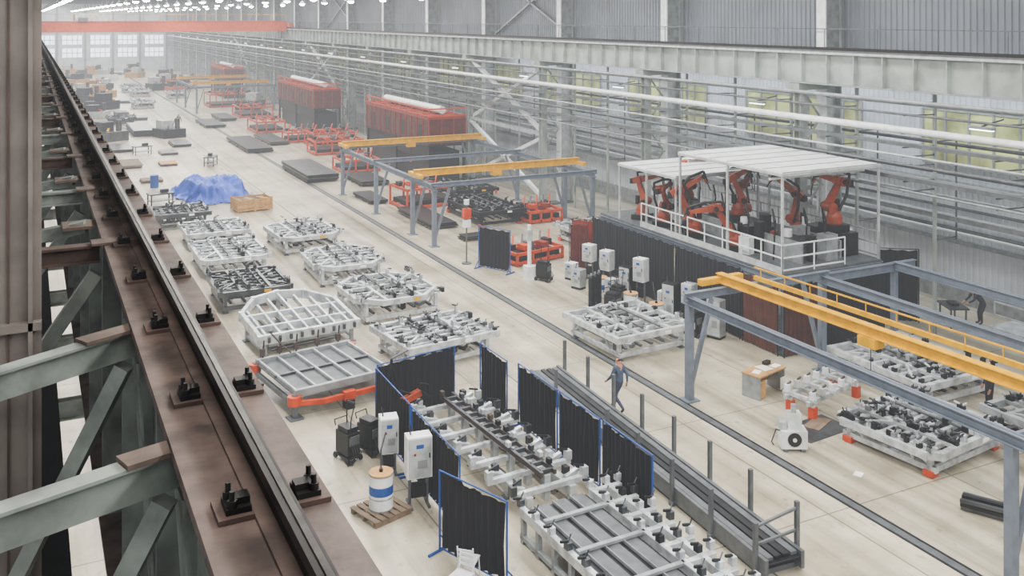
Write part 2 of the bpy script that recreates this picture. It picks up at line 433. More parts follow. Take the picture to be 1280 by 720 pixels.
b=MB()
H=0.9; W=1.9; L=2.0
pts=[(-W,-L*0.9),(W,-L*0.9),(W,L*0.25),(W*0.55,L*0.85),(0,L),(-W*0.55,L*0.85),(-W,L*0.25)]
def zt(y): return H+0.25*(y/L)
for i in range(len(pts)):
    a=pts[i];c=pts[(i+1)%len(pts)]
    b.beam((a[0],a[1],zt(a[1])),(c[0],c[1],zt(c[1])),0.16,0.34,'fixwhite')
    b.box((a[0],a[1],zt(a[1])),(0.22,0.22,0.36),'fixwhite')
for i in range(7):
    x=-W+0.27+i*(2*W-0.54)/6; yt=L*(0.25+0.72*(1-abs(x)/W))
    b.beam((x,-L*0.9,zt(-L*.9)),(x,yt,zt(yt)),0.1,0.2,'fixwhite')
for y in (-0.9,0.2): b.beam((-W,y,zt(y)),(W,y,zt(y)),0.12,0.22,'fixwhite')
for x in (-W*0.9,W*0.9):
    for y in (-L*0.85,L*0.2):
        b.beam((x,y,0.0),(x,y,zt(y)),0.14,0.14,'lightgrey'); b.box((x,y,0.02),(0.3,0.3,0.04),'grey')
    b.beam((x,-L*0.85,0.2),(x,L*0.2,0.2),0.1,0.1,'lightgrey')
b.bx(-W*.8,W*.8,-L*.8,L*.6,.3,.4,'lightgrey')
for x in (-1,-.3,.4,1.1): b.beam((x,-L*.8,.45),(x,L*.6,.5),.12,.08,'grey')
b.beam((0,L*0.9,0),(0,L*0.9,1.0),0.14,0.14,'lightgrey')
for i in range(9):
    x=-W+0.3+i*0.42; b.box((x,-L*0.9-0.1,zt(-L*0.9)+0.0),(0.1,0.12,0.2),'steel')
b.obj('arched_panel_fixture',(9.3,37.5,0),0.1,0.012)
b=MB(); w,l,H=1.75,1.7,0.75
b.bx(-w,w,-l,l,H-0.06,H,'grey')
for i in range(6):
    x=-w+0.1+i*(2*w-0.2)/5; b.bx(x-0.04,x+0.04,-l,l,H,H+0.10,'offwhite')
for y in (-l+0.05,l-0.05): b.bx(-w,w,y-0.07,y+0.07,H-0.12,H+0.12,'lightgrey')
b.bx(-w,w,-0.05,0.05,H,H+0.08,'steel')
for x in (-w,w): b.bx(x-0.07,x+0.07,-l,l,0.35,0.5,'grey')
for sx in (-1,1):
    for sy in (-1,1):
        b.beam((sx*w,sy*l,0),(sx*w,sy*l,H),0.16,0.16,'grey')
        b.cyl((sx*(w+0.02),sy*(l+0.02),0.45),(sx*(w+0.02),sy*(l+0.02),0.72),0.22,'orange',12)
        b.box((sx*w,sy*l,0.03),(0.45,0.45,0.06),'grey')
b.beam((-w*.95,-l-0.1,0.5),(-w*.5,-l-0.2,0.42),0.12,0.16,'orange'); b.beam((-w*.5,-l-0.2,0.42),(w*.5,-l-0.2,0.42),0.12,0.16,'orange'); b.beam((w*.5,-l-0.2,0.42),(w*.95,-l-.1,0.5),0.12,0.16,'orange')
b.box((0,-l-.2,.42),(.4,.22,.28),'orange'); b.box((0,-l-.2,.15),(.3,.3,.3),'darksteel')
b.beam((w+0.1,-l,0.5),(w+0.14,0,0.44),0.14,0.18,'orange'); b.beam((w+0.14,0,0.44),(w+0.1,l,0.5),0.14,0.18,'orange'); b.box((w+.12,.9,.5),(.3,.4,.3),'orange')
for x in (-1.5,-0.9,-0.3,0.5,1.3): b.cyl((x,l,H),(x+.05,l,H+0.7),0.03,'darksteel',6); b.box((x,l,H+.3),(.16,.12,.25),'rust')
b.beam((-1.2,l,H+0.3),(1.3,l,H+0.3),0.05,0.05,'darksteel')
b.tube([(-1.2,l,H+.9),(-0.9,l-0.2,H+0.5),(-0.6,l-0.3,H+0.2)],0.03,'rust')
b.obj('steel_table_with_orange_bumpers',(8.9,31.7,0),0.15,0.01)

# ------------------------------------------------------------ welding curtains
def curtain(p,q,h=1.9,cloth='navy',frame='bluepaint',feet=True,gap=0.14,name='welding_curtain',z0=0):
    P=Vector((p[0],p[1],0));Q=Vector((q[0],q[1],0)); d=(Q-P); L=d.length; a=math.atan2(d.y,d.x); sd=random.Random(int(p[0]*31+p[1]*17))
    b=MB(); 
    for x in (0.02,L-0.02):
        b.cyl((x,0,0),(x,0,h),0.025,frame,8)
        if feet: b.beam((x,-0.35,0.03),(x,0.35,0.03),0.05,0.05,frame); b.beam((x,-0.3,0.05),(x,0,0.4),0.03,0.03,frame)
    b.cyl((0,0,h),(L,0,h),0.02,frame,8)
    if feet: b.cyl((0,0,0.1),(L,0,0.1),0.02,frame,6)
    n=int(L/0.035); vs=[];fs=[]; o=sd.uniform(0,50)
    for i in range(n+1):
        x=0.05+(L-0.1)*i/n; ph=x*2*math.pi/0.22+2.2*noise.noise(Vector((x*1.7+o,0,0)))
        sag=.05*abs(math.sin(x*math.pi/.5))
        for j,z in enumerate((h-0.03-sag,h*0.5,gap)):
            vs.append((x,0.03*math.sin(ph)*(0.5+0.4*j)+0.08*noise.noise(Vector((x*2+o,j*1.2,3))),z))
    for i in range(n):
        for j in range(2): fs.append((i*3+j,i*3+j+1,(i+1)*3+j+1,(i+1)*3+j))
    b.add(vs,fs,cloth,True)
    b.obj(name,(p[0],p[1],0),a)
curtain((9.5,28.0),(12.3,28.5)); curtain((9.35,24.75),(9.4,27.8)); curtain((9.33,21.3),(9.33,24.6))
curtain((9.37,18.8),(8.6,20.85))
curtain((13.2,26.5),(13.15,28.4)); curtain((13.45,23.8),(13.42,26.2)); curtain((13.5,21.6),(13.46,23.7)); curtain((13.5,19.2),(13.52,21.5))
curtain((20.1,43.6),(21.0,41.8),2.1)

def long_frame(W,L,seed,name,loc,rz=0,H=0.75,rung=1.0):
    R=random.Random(seed); b=MB(); w=W/2;l=L/2
    for x in (-w*0.5,w*0.5): b.beam((x,-l,H*0.45),(x,l,H*0.45),0.2,0.25,'offwhite')
    n=int(L/rung)
    for i in range(n+1):
        y=-l+0.15+i*(L-0.3)/n; ww=w*R.uniform(0.8,1.1)
        b.beam((-ww,y,H*0.7),(ww,y,H*0.7),0.14,0.14,'fixwhite')
        for s in (-1,1):
            b.box((s*ww*0.95,y,H*0.7+0.16),(0.18,0.18,0.25),R.choice(['fixwhite','offwhite','steel']))
            b.beam((s*ww*0.95,y,H*0.7+0.3),(s*ww*0.7,y+0.05,H*0.7+0.36),0.05,0.05,'darksteel')
            b.beam((s*ww*0.55,y+.2,H*0.7),(s*ww*0.9,y+0.25,H*0.7+.1),0.12,0.12,'fixwhite')
            b.box((s*ww*.65,y+.35,H*.7+.12),(.15,.2,.22),R.choice(['darksteel','steel','fixwhite','black']))
            b.beam((s*w*0.5,y,0),(s*w*0.5,y,H*0.7),0.12,0.12,'offwhite'); b.box((s*w*0.5,y,0.02),(0.25,0.25,0.04),'grey')
    for x in (-0.2,0.2): b.beam((x,-l*0.95,H+0.1),(x,l*0.95,H+0.1),0.08,0.12,'rust'); b.beam((x,-l*0.95,H+0.17),(x,l*0.95,H+0.17),0.1,0.02,'steel')
    for i in range(int(L/0.45)):
        y=-l+0.3+i*0.45; b.beam((-0.22,y,H+0.12),(0.22,y,H+0.12),0.08,0.12,'steel'); b.box((R.choice([-.22,.22]),y+.2,H+0.26),(0.12,0.16,0.14),R.choice(['steel','fixwhite','rust','darksteel']))
        if i%2==0: b.box((0,y,(H)/2+.1),(0.18,0.18,H-.1),'offwhite')
    for x in (-.35,.35): b.tube([(x,-l*.9,.25),(x+.1,-l*.3,.2),(x-.1,l*.3,.25),(x,l*.9,.2)],.03,'cable')
    b.obj(name,loc,rz,0.01)
long_frame(2.6,6.2,3,'long_frame_fixture',(11.7,24.4,0),0.06)
def ladder_fixture(name,loc,rz,W,L):
    R=random.Random(11); b=MB(); w=W/2;l=L/2;H=0.7
    b.bx(-w*0.9,w*0.3,-l,l,H-0.05,H,'darksteel')
    for i in range(3): 
        x=-w*0.62+i*w*0.36; b.bx(x-0.18,x+0.18,-l,l,H,H+0.05,'grey')
        b.bx(x-0.2,x-0.17,-l,l,H,H+0.09,'lightgrey')
    for x in (-w,w*0.4,w*0.75): b.beam((x,-l,H+0.03),(x,l,H+0.03),0.15,0.22,'fixwhite')
    for i in range(8):
        y=-l+0.1+i*(L-0.2)/7
        b.beam((w*0.4,y,H+0.05),(w*1.0,y,H+0.05),0.14,0.14,'fixwhite'); b.beam((-w,y,H-0.1),(w*0.7,y,H-0.1),0.1,0.1,'offwhite')
        if i%2==0: b.beam((-w*.9,y,H+.1),(w*.4,y,H+.1),.12,.08,'lightgrey')
        for x in (-w,w*0.4,w*0.75,w): 
            b.box((x,y+0.15,H+0.2),(0.14,0.17,0.2),R.choice(['fixwhite','darksteel','steel','fixwhite'])); b.beam((x,y+.15,H+0.3),(x-0.2,y+.15,H+0.34),0.06,0.06,'darksteel')
            if R.random()<.6: b.cyl((x,y+.15,H+.3),(x+0.08,y+.15,H+.45),0.02,'steel',6)
        for x in (-w,w*0.75): b.beam((x,y,0),(x,y,H),0.12,0.12,'lightgrey')
    for x in (-w,w*0.75): b.beam((x,-l,0.15),(x,l,0.15),0.12,0.12,'lightgrey')
    b.obj(name,loc,rz,0.01)
ladder_fixture('ladder_frame_fixture',(12.0,17.8,0),0.03,2.8,5.2)
b=MB(); b.bx(-0.5,0.5,-0.3,0.3,0,0.5,'grey'); b.cyl((0,0,0.5),(0,0,0.9),0.2,'robotorange',12); b.beam((0,0,0.85),(0.6,0.1,1.0),0.2,0.2,'robotorange'); b.beam((0.6,0.1,1.0),(0.9,0.1,0.8),0.12,0.12,'black')
b.beam((-0.45,-0.25,0),(-0.45,-0.25,2.3),0.07,0.07,'darksteel'); b.beam((-0.45,-0.25,2.3),(0.2,0.1,2.35),0.05,0.05,'grey')
b.tube([(-0.45,-0.25,2.2),(-0.3,-0.2,1.6),(-0.1,0,1.2),(0.3,0.05,1.0)],0.03,'black'); b.box((-0.2,-0.1,0.6),(0.3,0.4,0.3),'orange')
b.tube([(.3,.1,1.1),(.5,-.1,1.35),(.85,.05,1.2),(.9,.1,.8)],.035,'black')
b.obj('welding_manipulator',(10.15,27.5,0),0,0.01)

# ------------------------------------------------------------ long profile rack
b=MB(); L=12.6; w=0.5
for x in (-w,w): b.beam((x,0,0.28),(x,L,0.28),0.1,0.4,'grey')
b.bx(-w+.05,w-.05,0,L,0.34,0.38,'darksteel')
for x in (-.33,-.11,.11,.33): b.beam((x,.1,.42),(x,L-.1,.42),.17,.08,'grey' if abs(x)>.2 else 'darksteel')
for i in range(8):
    y=0.3+i*1.7
    b.beam((-w-0.15,y,0.06),(w+0.15,y,0.06),0.14,0.12,'grey')
    b.beam((w+0.08,y,0),(w+0.08,y,1.45),0.1,0.1,'grey')
    if i%2==0 or i<4: b.beam((-w-0.08,y,0),(-w-0.08,y,1.2),0.1,0.1,'grey')
b.beam((w+.08,0.3,1.3),(-w-.08,0.3,1.1),0.06,0.06,'grey'); b.beam((w+.08,0.3,.8),(-w-.08,0.3,.7),0.06,0.06,'grey')
b.obj('profile_storage_rack',(15.1,16.4,0),-0.06,0.006)

# ------------------------------------------------------------ cabinets, drum, welders
def cabinet(x,y,w=0.7,d=0.4,h=1.0,z0=0.6,rz=0,name='control_cabinet',mt='white'):
    b=MB()
    b.box((0,0,z0+h/2),(w,d,h),mt); b.box((0,-d/2-0.008,z0+h/2),(w*0.9,0.016,h*0.94),'offwhite')
    b.box((w*0.38,-d/2-0.025,z0+h*0.55),(0.03,0.03,0.12),'black'); b.box((0,-d/2-0.02,z0+h*0.78),(w*0.3,0.01,0.1),'bluepaint')
    b.cyl((-w*0.2,-d/2-0.04,z0+h*0.6),(-w*0.2,-d/2,z0+h*0.6),0.03,'redorange',8)
    b.box((w*.1,-d/2-.02,z0+h*.35),(w*.4,.01,h*.2),'lightgrey')
    if z0>0.15:
        for s in (-1,1):
            b.beam((s*w*0.35,0,0),(s*w*0.35,0,z0),0.07,0.07,'grey'); b.beam((s*w*0.35,-0.3,0.03),(s*w*0.35,0.3,0.03),0.07,0.06,'grey')
        b.box((0,.02,z0*.5),(w*.6,.25,z0*.4),'darksteel')
    else: b.box((0,0,z0/2+0.01),(w*.95,d*.95,z0+0.02),'black')
    b.tube([(-w*0.3,0,z0+h),(-w*0.35,0.1,z0+h+0.2),(-w*0.2,0.3,z0+h+0.1),(-w*.2,.3,z0)],0.02,'cable')
    b.obj(name,(x,y,0),rz,0.012)
cabinet(8.95,23.1,0.65,0.4,1.05,0.75,-0.15); cabinet(8.85,25.1,0.5,0.45,0.95,0.6,-0.2)
b=MB()
for i in range(6): b.box((-0.5+i*0.2,0,0.145),(0.14,1.1,0.025),'woodgrey')
for y in (-0.48,0,0.48): b.box((0,y,0.065),(1.1,0.1,0.13),'woodgrey')
b.obj('wooden_pallet',(7.95,23.1,0),0.3)
b=MB(); b.cyl((0,0,0),(0,0,0.88),0.3,'white',24); b.cyl((0,0,0.38),(0,0,0.6),0.303,'bluepaint',24,cap=False); b.cyl((0,0,0.88),(0,0,0.9),0.31,'wood',24)
for z in (0.02,0.3,0.86): b.cyl((0,0,z-.012),(0,0,z+.012),0.31,'lightgrey',24)
b.cyl((0,0,0.9),(0,0,0.98),0.05,'black',8); b.tube([(0,0,.95),(0.1,0.3,1.3),(0.4,0.8,1.5)],0.02,'cable')
drum=b.mesh('wire_drum'); put(drum,'wire_drum',(7.95,23.1,0.158))
for (x,y) in ((22.9,36.6),(22.7,33.9),(22.8,32.2)): put(drum,'wire_drum',(x,y,0))
def welder(x,y,rz=0,mt='black',tall=True):
    b=MB(); b.box((0,0,0.5),(0.42,0.62,0.62),mt); b.box((0,0,0.88),(0.36,0.5,0.12),'darksteel'); b.box((0,-0.32,0.6),(0.34,0.02,0.26),'grey')
    b.box((0,0,0.14),(0.48,0.72,0.05),'darksteel')
    for sx in (-.22,.22):
        for sy in (-.3,.3): b.cyl((sx-.03,sy,0.08),(sx+.03,sy,0.08),0.08,'black',10)
    b.tube([(-.2,.32,.9),(-.2,.38,1.05),(.2,.38,1.05),(.2,.32,.9)],0.018,'darksteel')
    if tall: b.cyl((0.1,0.2,0.9),(0.1,0.2,1.6),0.02,'darksteel',6); b.beam((0.1,0.2,1.55),(0.1,-0.2,1.6),0.04,0.04,'darksteel'); b.tube([(.1,-.2,1.6),(-.1,-.3,1.2),(-.15,-.32,.7)],.02,'cable')
    for k in range(4): b.tube([(-.1+k*.07,-.32,.5),(-.15+k*.08,-.52,.3),(-.3+k*.05,-.45,.02),(-.2,-.2-.1*k,.02)],0.015,'cable')
    b.obj('welding_machine',(x,y,0),rz,0.01)
welder(8.1,26.4,.3); welder(8.8,26.6,0.4,tall=False,mt='darksteel'); welder(21.9,40.1,0.5)
b=MB()
for sx in (-.2,.2):
    for sy in (-.2,.2): b.beam((sx,sy,0),(sx*.9,sy*.9,0.45),0.03,0.03,'white')
    b.beam((sx*.9,.18,.45),(sx*.9,.25,.85),0.03,0.03,'white')
b.box((0,0,.46),(.42,.42,.03),'white')
for z in (.58,.68,.78): b.box((0,.21+(z-.45)*.15,z),(.36,.02,.06),'white')
chm=b.mesh('white_chair'); put(chm,'white_chair',(8.75,19.5,0),2.4,0.005); put(chm,'white_chair',(8.35,19.0,0),-1.0,0.005)
for (x,y,h,z0,w,m) in ((23.9,39.2,0.8,0.9,0.55,'white'),(24.0,37.8,0.9,0.8,0.55,'white'),(23.9,34.9,1.0,1.0,0.55,'white'),(24.0,33.1,0.9,0.1,0.7,'white'),(24.0,31.6,0.8,0.9,0.5,'offwhite'),(22.7,38.2,0.8,0.1,0.55,'lightgrey'),(23.2,39.7,0.7,0.1,0.5,'white'),(23.6,32.3,1.5,.1,.6,'darksteel'),(24.1,36.3,1.2,.1,.6,'darksteel'),(23.0,35.8,.9,.1,.5,'offwhite'),(24.0,29.9,1.4,.1,.6,'lightgrey')):
    cabinet(x,y,w,0.45,h,z0,-1.2,mt=m)
for (x,y) in ((22.8,35.0),(22.0,34.2),(23.4,30.6)): welder(x,y,0.3,'darksteel')
b=MB()
for i in range(3):
    b.cyl((i*0.34,0,0),(i*0.34,0,1.3),0.12,'darksteel',12); b.sph((i*0.34,0,1.3),0.12,'darksteel',10); b.cyl((i*.34,0,1.4),(i*.34,0,1.5),0.04,'lightgrey',6)
b.obj('gas_cylinders',(21.6,35.3,0),0.5)
b=MB(); b.cyl((0,0,0),(0,0,0.06),0.3,'white',16); b.cyl((0,0,.06),(0,0,2.6),0.1,'white',10); b.box((0,0,0.35),(.45,.45,.6),'white'); b.box((0,0,2.1),(.25,.2,.5),'offwhite'); b.beam((0,0,1.6),(0.35,0,1.4),0.05,0.05,'grey')
b.obj('machine_pedestal',(21.4,40.6,0))
b=MB(); b.cyl((0,0,0),(0,0,0.05),0.25,'grey',14); b.cyl((0,0,0),(0,0,3.1),0.04,'grey',8); b.box((0,0,2.55),(.4,.3,.5),'orange'); b.cyl((0,0,3),(0,0,3.25),.14,'white',10); b.box((0,0,2.05),(.35,.25,.4),'white')
b.obj('signal_post',(19.9,44.6,0))

# ------------------------------------------------------------ robot cell platform
DX0,DX1,DY0,DY1,DZ=24.9,30.0,27.2,39.8,3.0
b=MB()
b.bx(DX0,DX1,DY0,DY1,DZ-0.08,DZ,'grey')
for x in (DX0,DX0+3,DX1): b.ibeam((x,DY0,DZ-0.25),(x,DY1,DZ-0.25),0.18,0.32,'gantry',0.03)
for i in range(6):
    y=DY0+i*(DY1-DY0)/5; b.ibeam((DX0,y,DZ-0.25),(DX1,y,DZ-0.25),0.18,0.32,'gantry',0.03)
    for x in (DX0+.1,DX1-.1): b.beam((x,y,0),(x,y,DZ-0.4),0.18,0.18,'gantry'); b.box((x,y,.015),(.35,.35,.03),'grey')
def rail(pts,mt='white',h=1.05,z=DZ):
    for i in range(len(pts)-1):
        a=Vector((*pts[i],z));c=Vector((*pts[i+1],z)); n=max(1,int((c-a).length/1.1))
        for k in range(n+1):
            p=a+(c-a)*k/n; b.cyl(p,p+Vector((0,0,h)),0.03,mt,6)
        for hh in (h,h*0.55,0.12): b.beam(a+Vector((0,0,hh)),c+Vector((0,0,hh)),0.05,0.05,mt)
rail([(DX0+.05,36.4),(DX0+.05,DY0+.05),(DX0+3.2,DY0+.05)]); rail([(DX1-.05,DY0+.05),(DX1-.05,DY1)],'lightgrey')
b.bx(DX0-0.02,DX0,DY0,36.4,DZ,DZ+0.25,'offwhite'); 
b.bx(26.6,26.7,28,36,DZ,DZ+0.8,'lightgrey'); b.bx(28.6,28.7,28,38,DZ,DZ+0.7,'lightgrey')
for y in (28.5,31,33.5,36): b.bx(26.9,28.2,y,y+1.4,DZ,DZ+0.55,'grey'); b.bx(27.0,28.1,y+.1,y+1.3,DZ+0.55,DZ+0.7,'darksteel')
for i in range(8): b.cyl((27.3,28.2+i*1.3,DZ),(27.3,28.2+i*1.3,DZ+1.0),0.18,'white' if i%2 else 'darksteel',10)
for y in (28.1,29.6): b.bx(28.9,29.7,y,y+.7,DZ,DZ+.9,'darksteel'); b.bx(27.8,28.4,y-.2,y+.3,DZ,DZ+1.0,'lightgrey')
RB=random.Random(9)
for i in range(26):
    x=RB.uniform(25.6,29.6); y=RB.uniform(28,39); h=RB.uniform(.3,1.3); b.box((x,y,DZ+h/2),(RB.uniform(.15,.5),RB.uniform(.15,.5),h),RB.choice(['darksteel','grey','white','white','black','redorange']),RB.random())
for i in range(10):
    x=RB.uniform(25.6,29.2); y=RB.uniform(28,38); b.tube([(x,y,DZ),(x+.1,y,DZ+1.5),(x+.3,y+.4,DZ+1.9),(x+.6,y+.6,DZ+1.2)],.035,'cable')
def roof(x0,x1,y0,y1,z):
    b.bx(x0,x1,y0,y1,z,z+0.04,'roofwhite')
    for (p,q) in (((x0,y0),(x1,y0)),((x0,y1),(x1,y1)),((x0,y0),(x0,y1)),((x1,y0),(x1,y1)),(((x0+x1)/2,y0),((x0+x1)/2,y1))):
        b.beam((*p,z-0.05),(*q,z-0.05),0.08,0.1,'offwhite')
    for x in (x0+.05,x1-.05):
        for y in (y0+.05,(y0+y1)/2,y1-.05): b.beam((x,y,DZ),(x,y,z-.05),0.08,0.08,'offwhite')
    n=int((y1-y0)/1.0)
    for i in range(n+1):
        y=y0+i*(y1-y0)/n; b.bx(x0,x1,y-0.02,y+0.02,z+0.04,z+0.06,'lightgrey')
roof(24.95,30.0,27.25,33.6,6.7); roof(24.95,29.6,33.8,38.3,5.6)
for y in (28,30.5,33): b.beam((25,y,6.4),(29.9,y,6.4),0.08,0.08,'white')
b.obj('robot_cell_platform')
curtain((24.7,33.6),(24.7,40.2),2.8,'navy','darksteel',False,0.05)
curtain((24.7,29.3),(24.7,33.5),2.8,'navy','darksteel',False,0.05)
curtain((24.7,27.2),(24.7,29.2),2.7,'brown','darksteel',False,0.05)
curtain((26.8,26.95),(29.9,26.95),2.6,'navy','darksteel',False,0.05)
curtain((24.75,26.95),(26.7,26.95),2.55,'brown','darksteel',False,0.05)
curtain((24.0,41.3),(24.6,40.5),2.3,'red','red',True,0.1); curtain((24.7,42.2),(25.4,41.2),2.3,'redorange','red',True,0.1)
curtain((31.3,28.6),(32.6,27.6),3.0,'navy','black',False,0.05)
def robot(x,y,z,rz,a1,a2,a3,s=1.0):
    b=MB(); P=lambda *p: Vector(p)*s; O='robotorange'
    b.box(P(0,0,0.12),(0.8*s,0.8*s,0.24*s),'darksteel'); b.cyl(P(0,0,.24),P(0,0,.5),.3*s,O,16); b.cyl(P(0,0,.5),P(0,0,.75),.26*s,O,16,.2*s)
    sh=P(0,.2,.85); b.cyl(sh+P(-.24,0,0),sh+P(.24,0,0),.2*s,O,14); b.cyl(sh+P(.24,0,0),sh+P(.4,0,0),.12*s,'black',12)
    b.cyl(P(.1,-.2,.7),P(.1,-.2,1.1),.11*s,'black',10)
    el=sh+P(0,math.sin(a1)*1.05,math.cos(a1)*1.05)
    b.beam(sh+P(.12,0,0),el+P(.12,0,0),.16*s,.32*s,O,.13*s,.22*s)
    b.cyl(el+P(-.2,0,0),el+P(.22,0,0),.17*s,O,14); b.cyl(el+P(-.34,0,0),el+P(-.2,0,0),.1*s,'black',10)
    d=P(0,math.sin(a2),math.cos(a2)); bk=el-d*0.3; wr=el+d*1.15
    b.beam(bk,el+d*.3,.26*s,.28*s,O); b.box(bk-d*.06,(.24*s,.2*s,.24*s),'black')
    b.beam(el+d*.3,wr,.22*s,.22*s,O,.12*s,.12*s)
    b.cyl(wr+P(-.1,0,0),wr+P(.1,0,0),.09*s,'darksteel',10)
    e=P(0,math.sin(a3),math.cos(a3)); t=wr+e*.3; b.cyl(wr,t,.06*s,O,10); b.cyl(t,t+e*.25+P(0,0,-.08),.025*s,'darksteel',8)
    b.tube([sh+P(-.3,-.2,-.1),(sh+el)/2+P(-.28,-.28,0),el+P(-.2,-.2,.3),el+d*.5+P(-.1,0,.32),wr+P(0,0,.2),t],.055*s,'black',8)
    b.obj('welding_robot',(x,y,z+.004),rz,0.01)
R=math.radians
robot(25.9,37.7,DZ,R(-150),R(-20),R(75),R(150)); robot(25.9,36.0,DZ,R(-60),R(-35),R(85),R(170))
robot(25.8,33.6,DZ,R(60),R(25),R(-60),R(-150),1.1); robot(27.7,33.0,DZ+.7,R(-120),R(-25),R(60),R(160),1.0)
robot(25.8,30.9,DZ,R(60),R(35),R(100),R(150),1.0); robot(28.0,37.0,DZ+.7,R(-110),R(-15),R(80),R(150))
robot(29.4,31.2,DZ,R(20),R(-10),R(60),R(140),1.05); robot(29.2,28.9,DZ+.9,R(80),R(-30),R(75),R(160),1.1)
robot(29.2,34.4,DZ,R(160),R(-20),R(60),R(150))
def orange_frame(x,y,rz=0,W=3,L=2.2,H=1.3,n=4):
    b=MB(); w,l=W/2,L/2
    for z in (0.15,H):
        for s in (-1,1): b.beam((-w,s*l,z),(w,s*l,z),.12,.16,'orange'); b.beam((s*w,-l,z),(s*w,l,z),.12,.16,'orange')
    for i in range(n):
        x_=-w+i*W/(n-1)
        for s in (-1,1): b.beam((x_,s*l,0),(x_,s*l,H),.12,.12,'orange')
        b.beam((x_,-l,H),(x_,l,H),.1,.14,'orange')
    for i in range(5): b.box((-w*.8+i*w*.4,(-1)**i*.3*l,H+.18),(.4,.6,.26),('darksteel','orange','grey','redorange','darksteel')[i]); b.beam((-w*.8+i*w*.4,0,H),(-w*.6+i*w*.4,.3,H+.7),.1,.1,('orange','grey')[i%2])
    b.bx(-w*.9,w*.9,-l*.9,l*.9,.25,.5,'darksteel')
    b.obj('orange_support_frame',(x,y,0),rz,0.008)
orange_frame(28.6,28.6,0,2.2,1.6,1.6); orange_frame(23.2,43.9,0.2,3.0,1.6,0.6); orange_frame(28.2,52.6,0.0,2.2,2.6,0.7)
orange_frame(23.3,60.0,0.1,3.0,2.6,1.3); orange_frame(25.5,87,0,4.5,3,1.2); orange_frame(26.5,92.5,0,4,3.5,1.3); orange_frame(24.6,96.5,0,3,2.5,1.0); orange_frame(25.5,124,0,4,5,1.3); orange_frame(24.0,76,0,3,3,1.0)
orange_frame(25,140,0,5,5,1.8); orange_frame(23.5,107,0,3,5,1.2)

def enclosure(x0,x1,y0,y1,z0,z1):
    b=MB(); b.bx(x0,x1,y0,y1,z0,z1,'red')
    n=int((y1-y0)/1.2)
    for i in range(n+1):
        y=y0+i*(y1-y0)/n; b.bx(x0-.05,x0,y-.04,y+.04,z0,z1,'redorange')
        if i<n: b.bx(x0-.02,x0,y+.25,y+1.0,z0+.25,z1-.5,'black' if i%3==1 else 'brown')
    for i in range(4):
        x=x0+i*(x1-x0)/3; b.bx(x-.04,x+.04,y0-.05,y0,z0,z1,'redorange')
    b.bx(x0-.08,x1,y0-.08,y1,z1,z1+.2,'redorange'); b.bx(x0-.1,x1,y0-.1,y1,z0-.12,z0,'darksteel')
    for i in range(n+1):
        y=y0+i*(y1-y0)/n
        b.cyl((x0,y,z1+.18),(x0,y,z1+.8),.04,'orange',5)
        if i%2==0: b.beam((x0,y,z1+.22),(x1,y,z1+.22),.12,.12,'orange')
    for zz in (.3,.8): b.beam((x0,y0,z1+zz),(x0,y1,z1+zz),.09,.09,'orange'); b.beam((x0,y0,z1+zz),(x1,y0,z1+zz),.09,.09,'orange')
    b.cyl(((x0+x1)/2,y0+1,z1+.6),((x0+x1)/2,y1-1,z1+.6),.3,'white',14)
    for y in (y0+.1,y1-.1,(y0+y1)/2):
        for x in (x0+.1,x1-.1): b.beam((x,y,0),(x,y,z0-.1),.2,.2,'darksteel')
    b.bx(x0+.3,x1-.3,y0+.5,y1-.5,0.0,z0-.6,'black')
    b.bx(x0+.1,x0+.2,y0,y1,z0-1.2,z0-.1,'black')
    b.obj('red_extraction_enclosure')
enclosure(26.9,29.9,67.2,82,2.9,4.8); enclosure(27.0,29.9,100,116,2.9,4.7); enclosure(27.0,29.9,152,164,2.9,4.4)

def gantry(x0,x1,y0,y1,z,ys,cross):
    b=MB(); t=.22
    for x in (x0,x1): b.ibeam((x,y0-.3,z-.15),(x,y1+.3,z-.15),.22,.28,'gantry',.025)
    for y in cross: b.ibeam((x0-.2,y,z+.0),(x1+.3,y,z+.0),.18,.24,'gantry',.025)
    for y in ys:
        for x in (x0,x1):
            b.beam((x,y,0),(x,y,z-.3),t,t,'gantry'); b.box((x,y,.02),(.5,.5,.04),'gantry')
            s=1 if x==x0 else -1
            b.beam((x,y,.25),(x+s*.9,y,z-.2),.12,.12,'gantry')
            b.beam((x+s*.9,y,z-.1),(x,y,z-.1),.1,.1,'gantry')
    b.obj('workstation_gantry')
gantry(19.3,25.1,10,25.4,3.4,(13.9,25.4),(25.4,))
b=MB(); b.ibeam((25.6,25.6,3.2),(30.0,25.6,3.2),.2,.3,'gantry',.025); b.ibeam((28.9,10,3.25),(28.9,25.6,3.25),.2,.3,'gantry',.025); b.beam((28.9,25.6,0),(28.9,25.6,3.1),.2,.2,'gantry'); b.beam((28.9,12,0),(28.9,12,3.1),.2,.2,'gantry'); b.obj('workstation_gantry')
gantry(19.8,29.9,48.7,66,3.35,(48.7,52,58.5,65.8),(48.7,58.5,65.8))
gantry(19.6,29.6,130,149,3.4,(130,140,148.6),(130,148.6))
def crane(L,h=.36):
    b=MB()
    b.bx(0,L,-.07,.07,0,h,'yellow'); b.bx(0,L,-.14,.14,h-.02,h+.01,'yellow'); b.bx(0,L,-.14,.14,-.02,.01,'yellow')
    for e in (0.1,L-.1): b.bx(e-.12,e+.12,-.9,.9,-.02,.18,'yellow'); 
    b.bx(L*.45,L*.45+.6,-.2,.2,-.3,-.03,'yellow'); b.cyl((L*.45+.3,0,-.3),(L*.45+.3,0,-1.2),.012,'cable',5); b.box((L*.45+.3,0,-1.3),(.12,.08,.2),'orange')
    for i in range(int(L/1.2)): b.box((.6+i*1.2,0.09,h/2),(.03,.05,h*.9),'yellow')
    return b
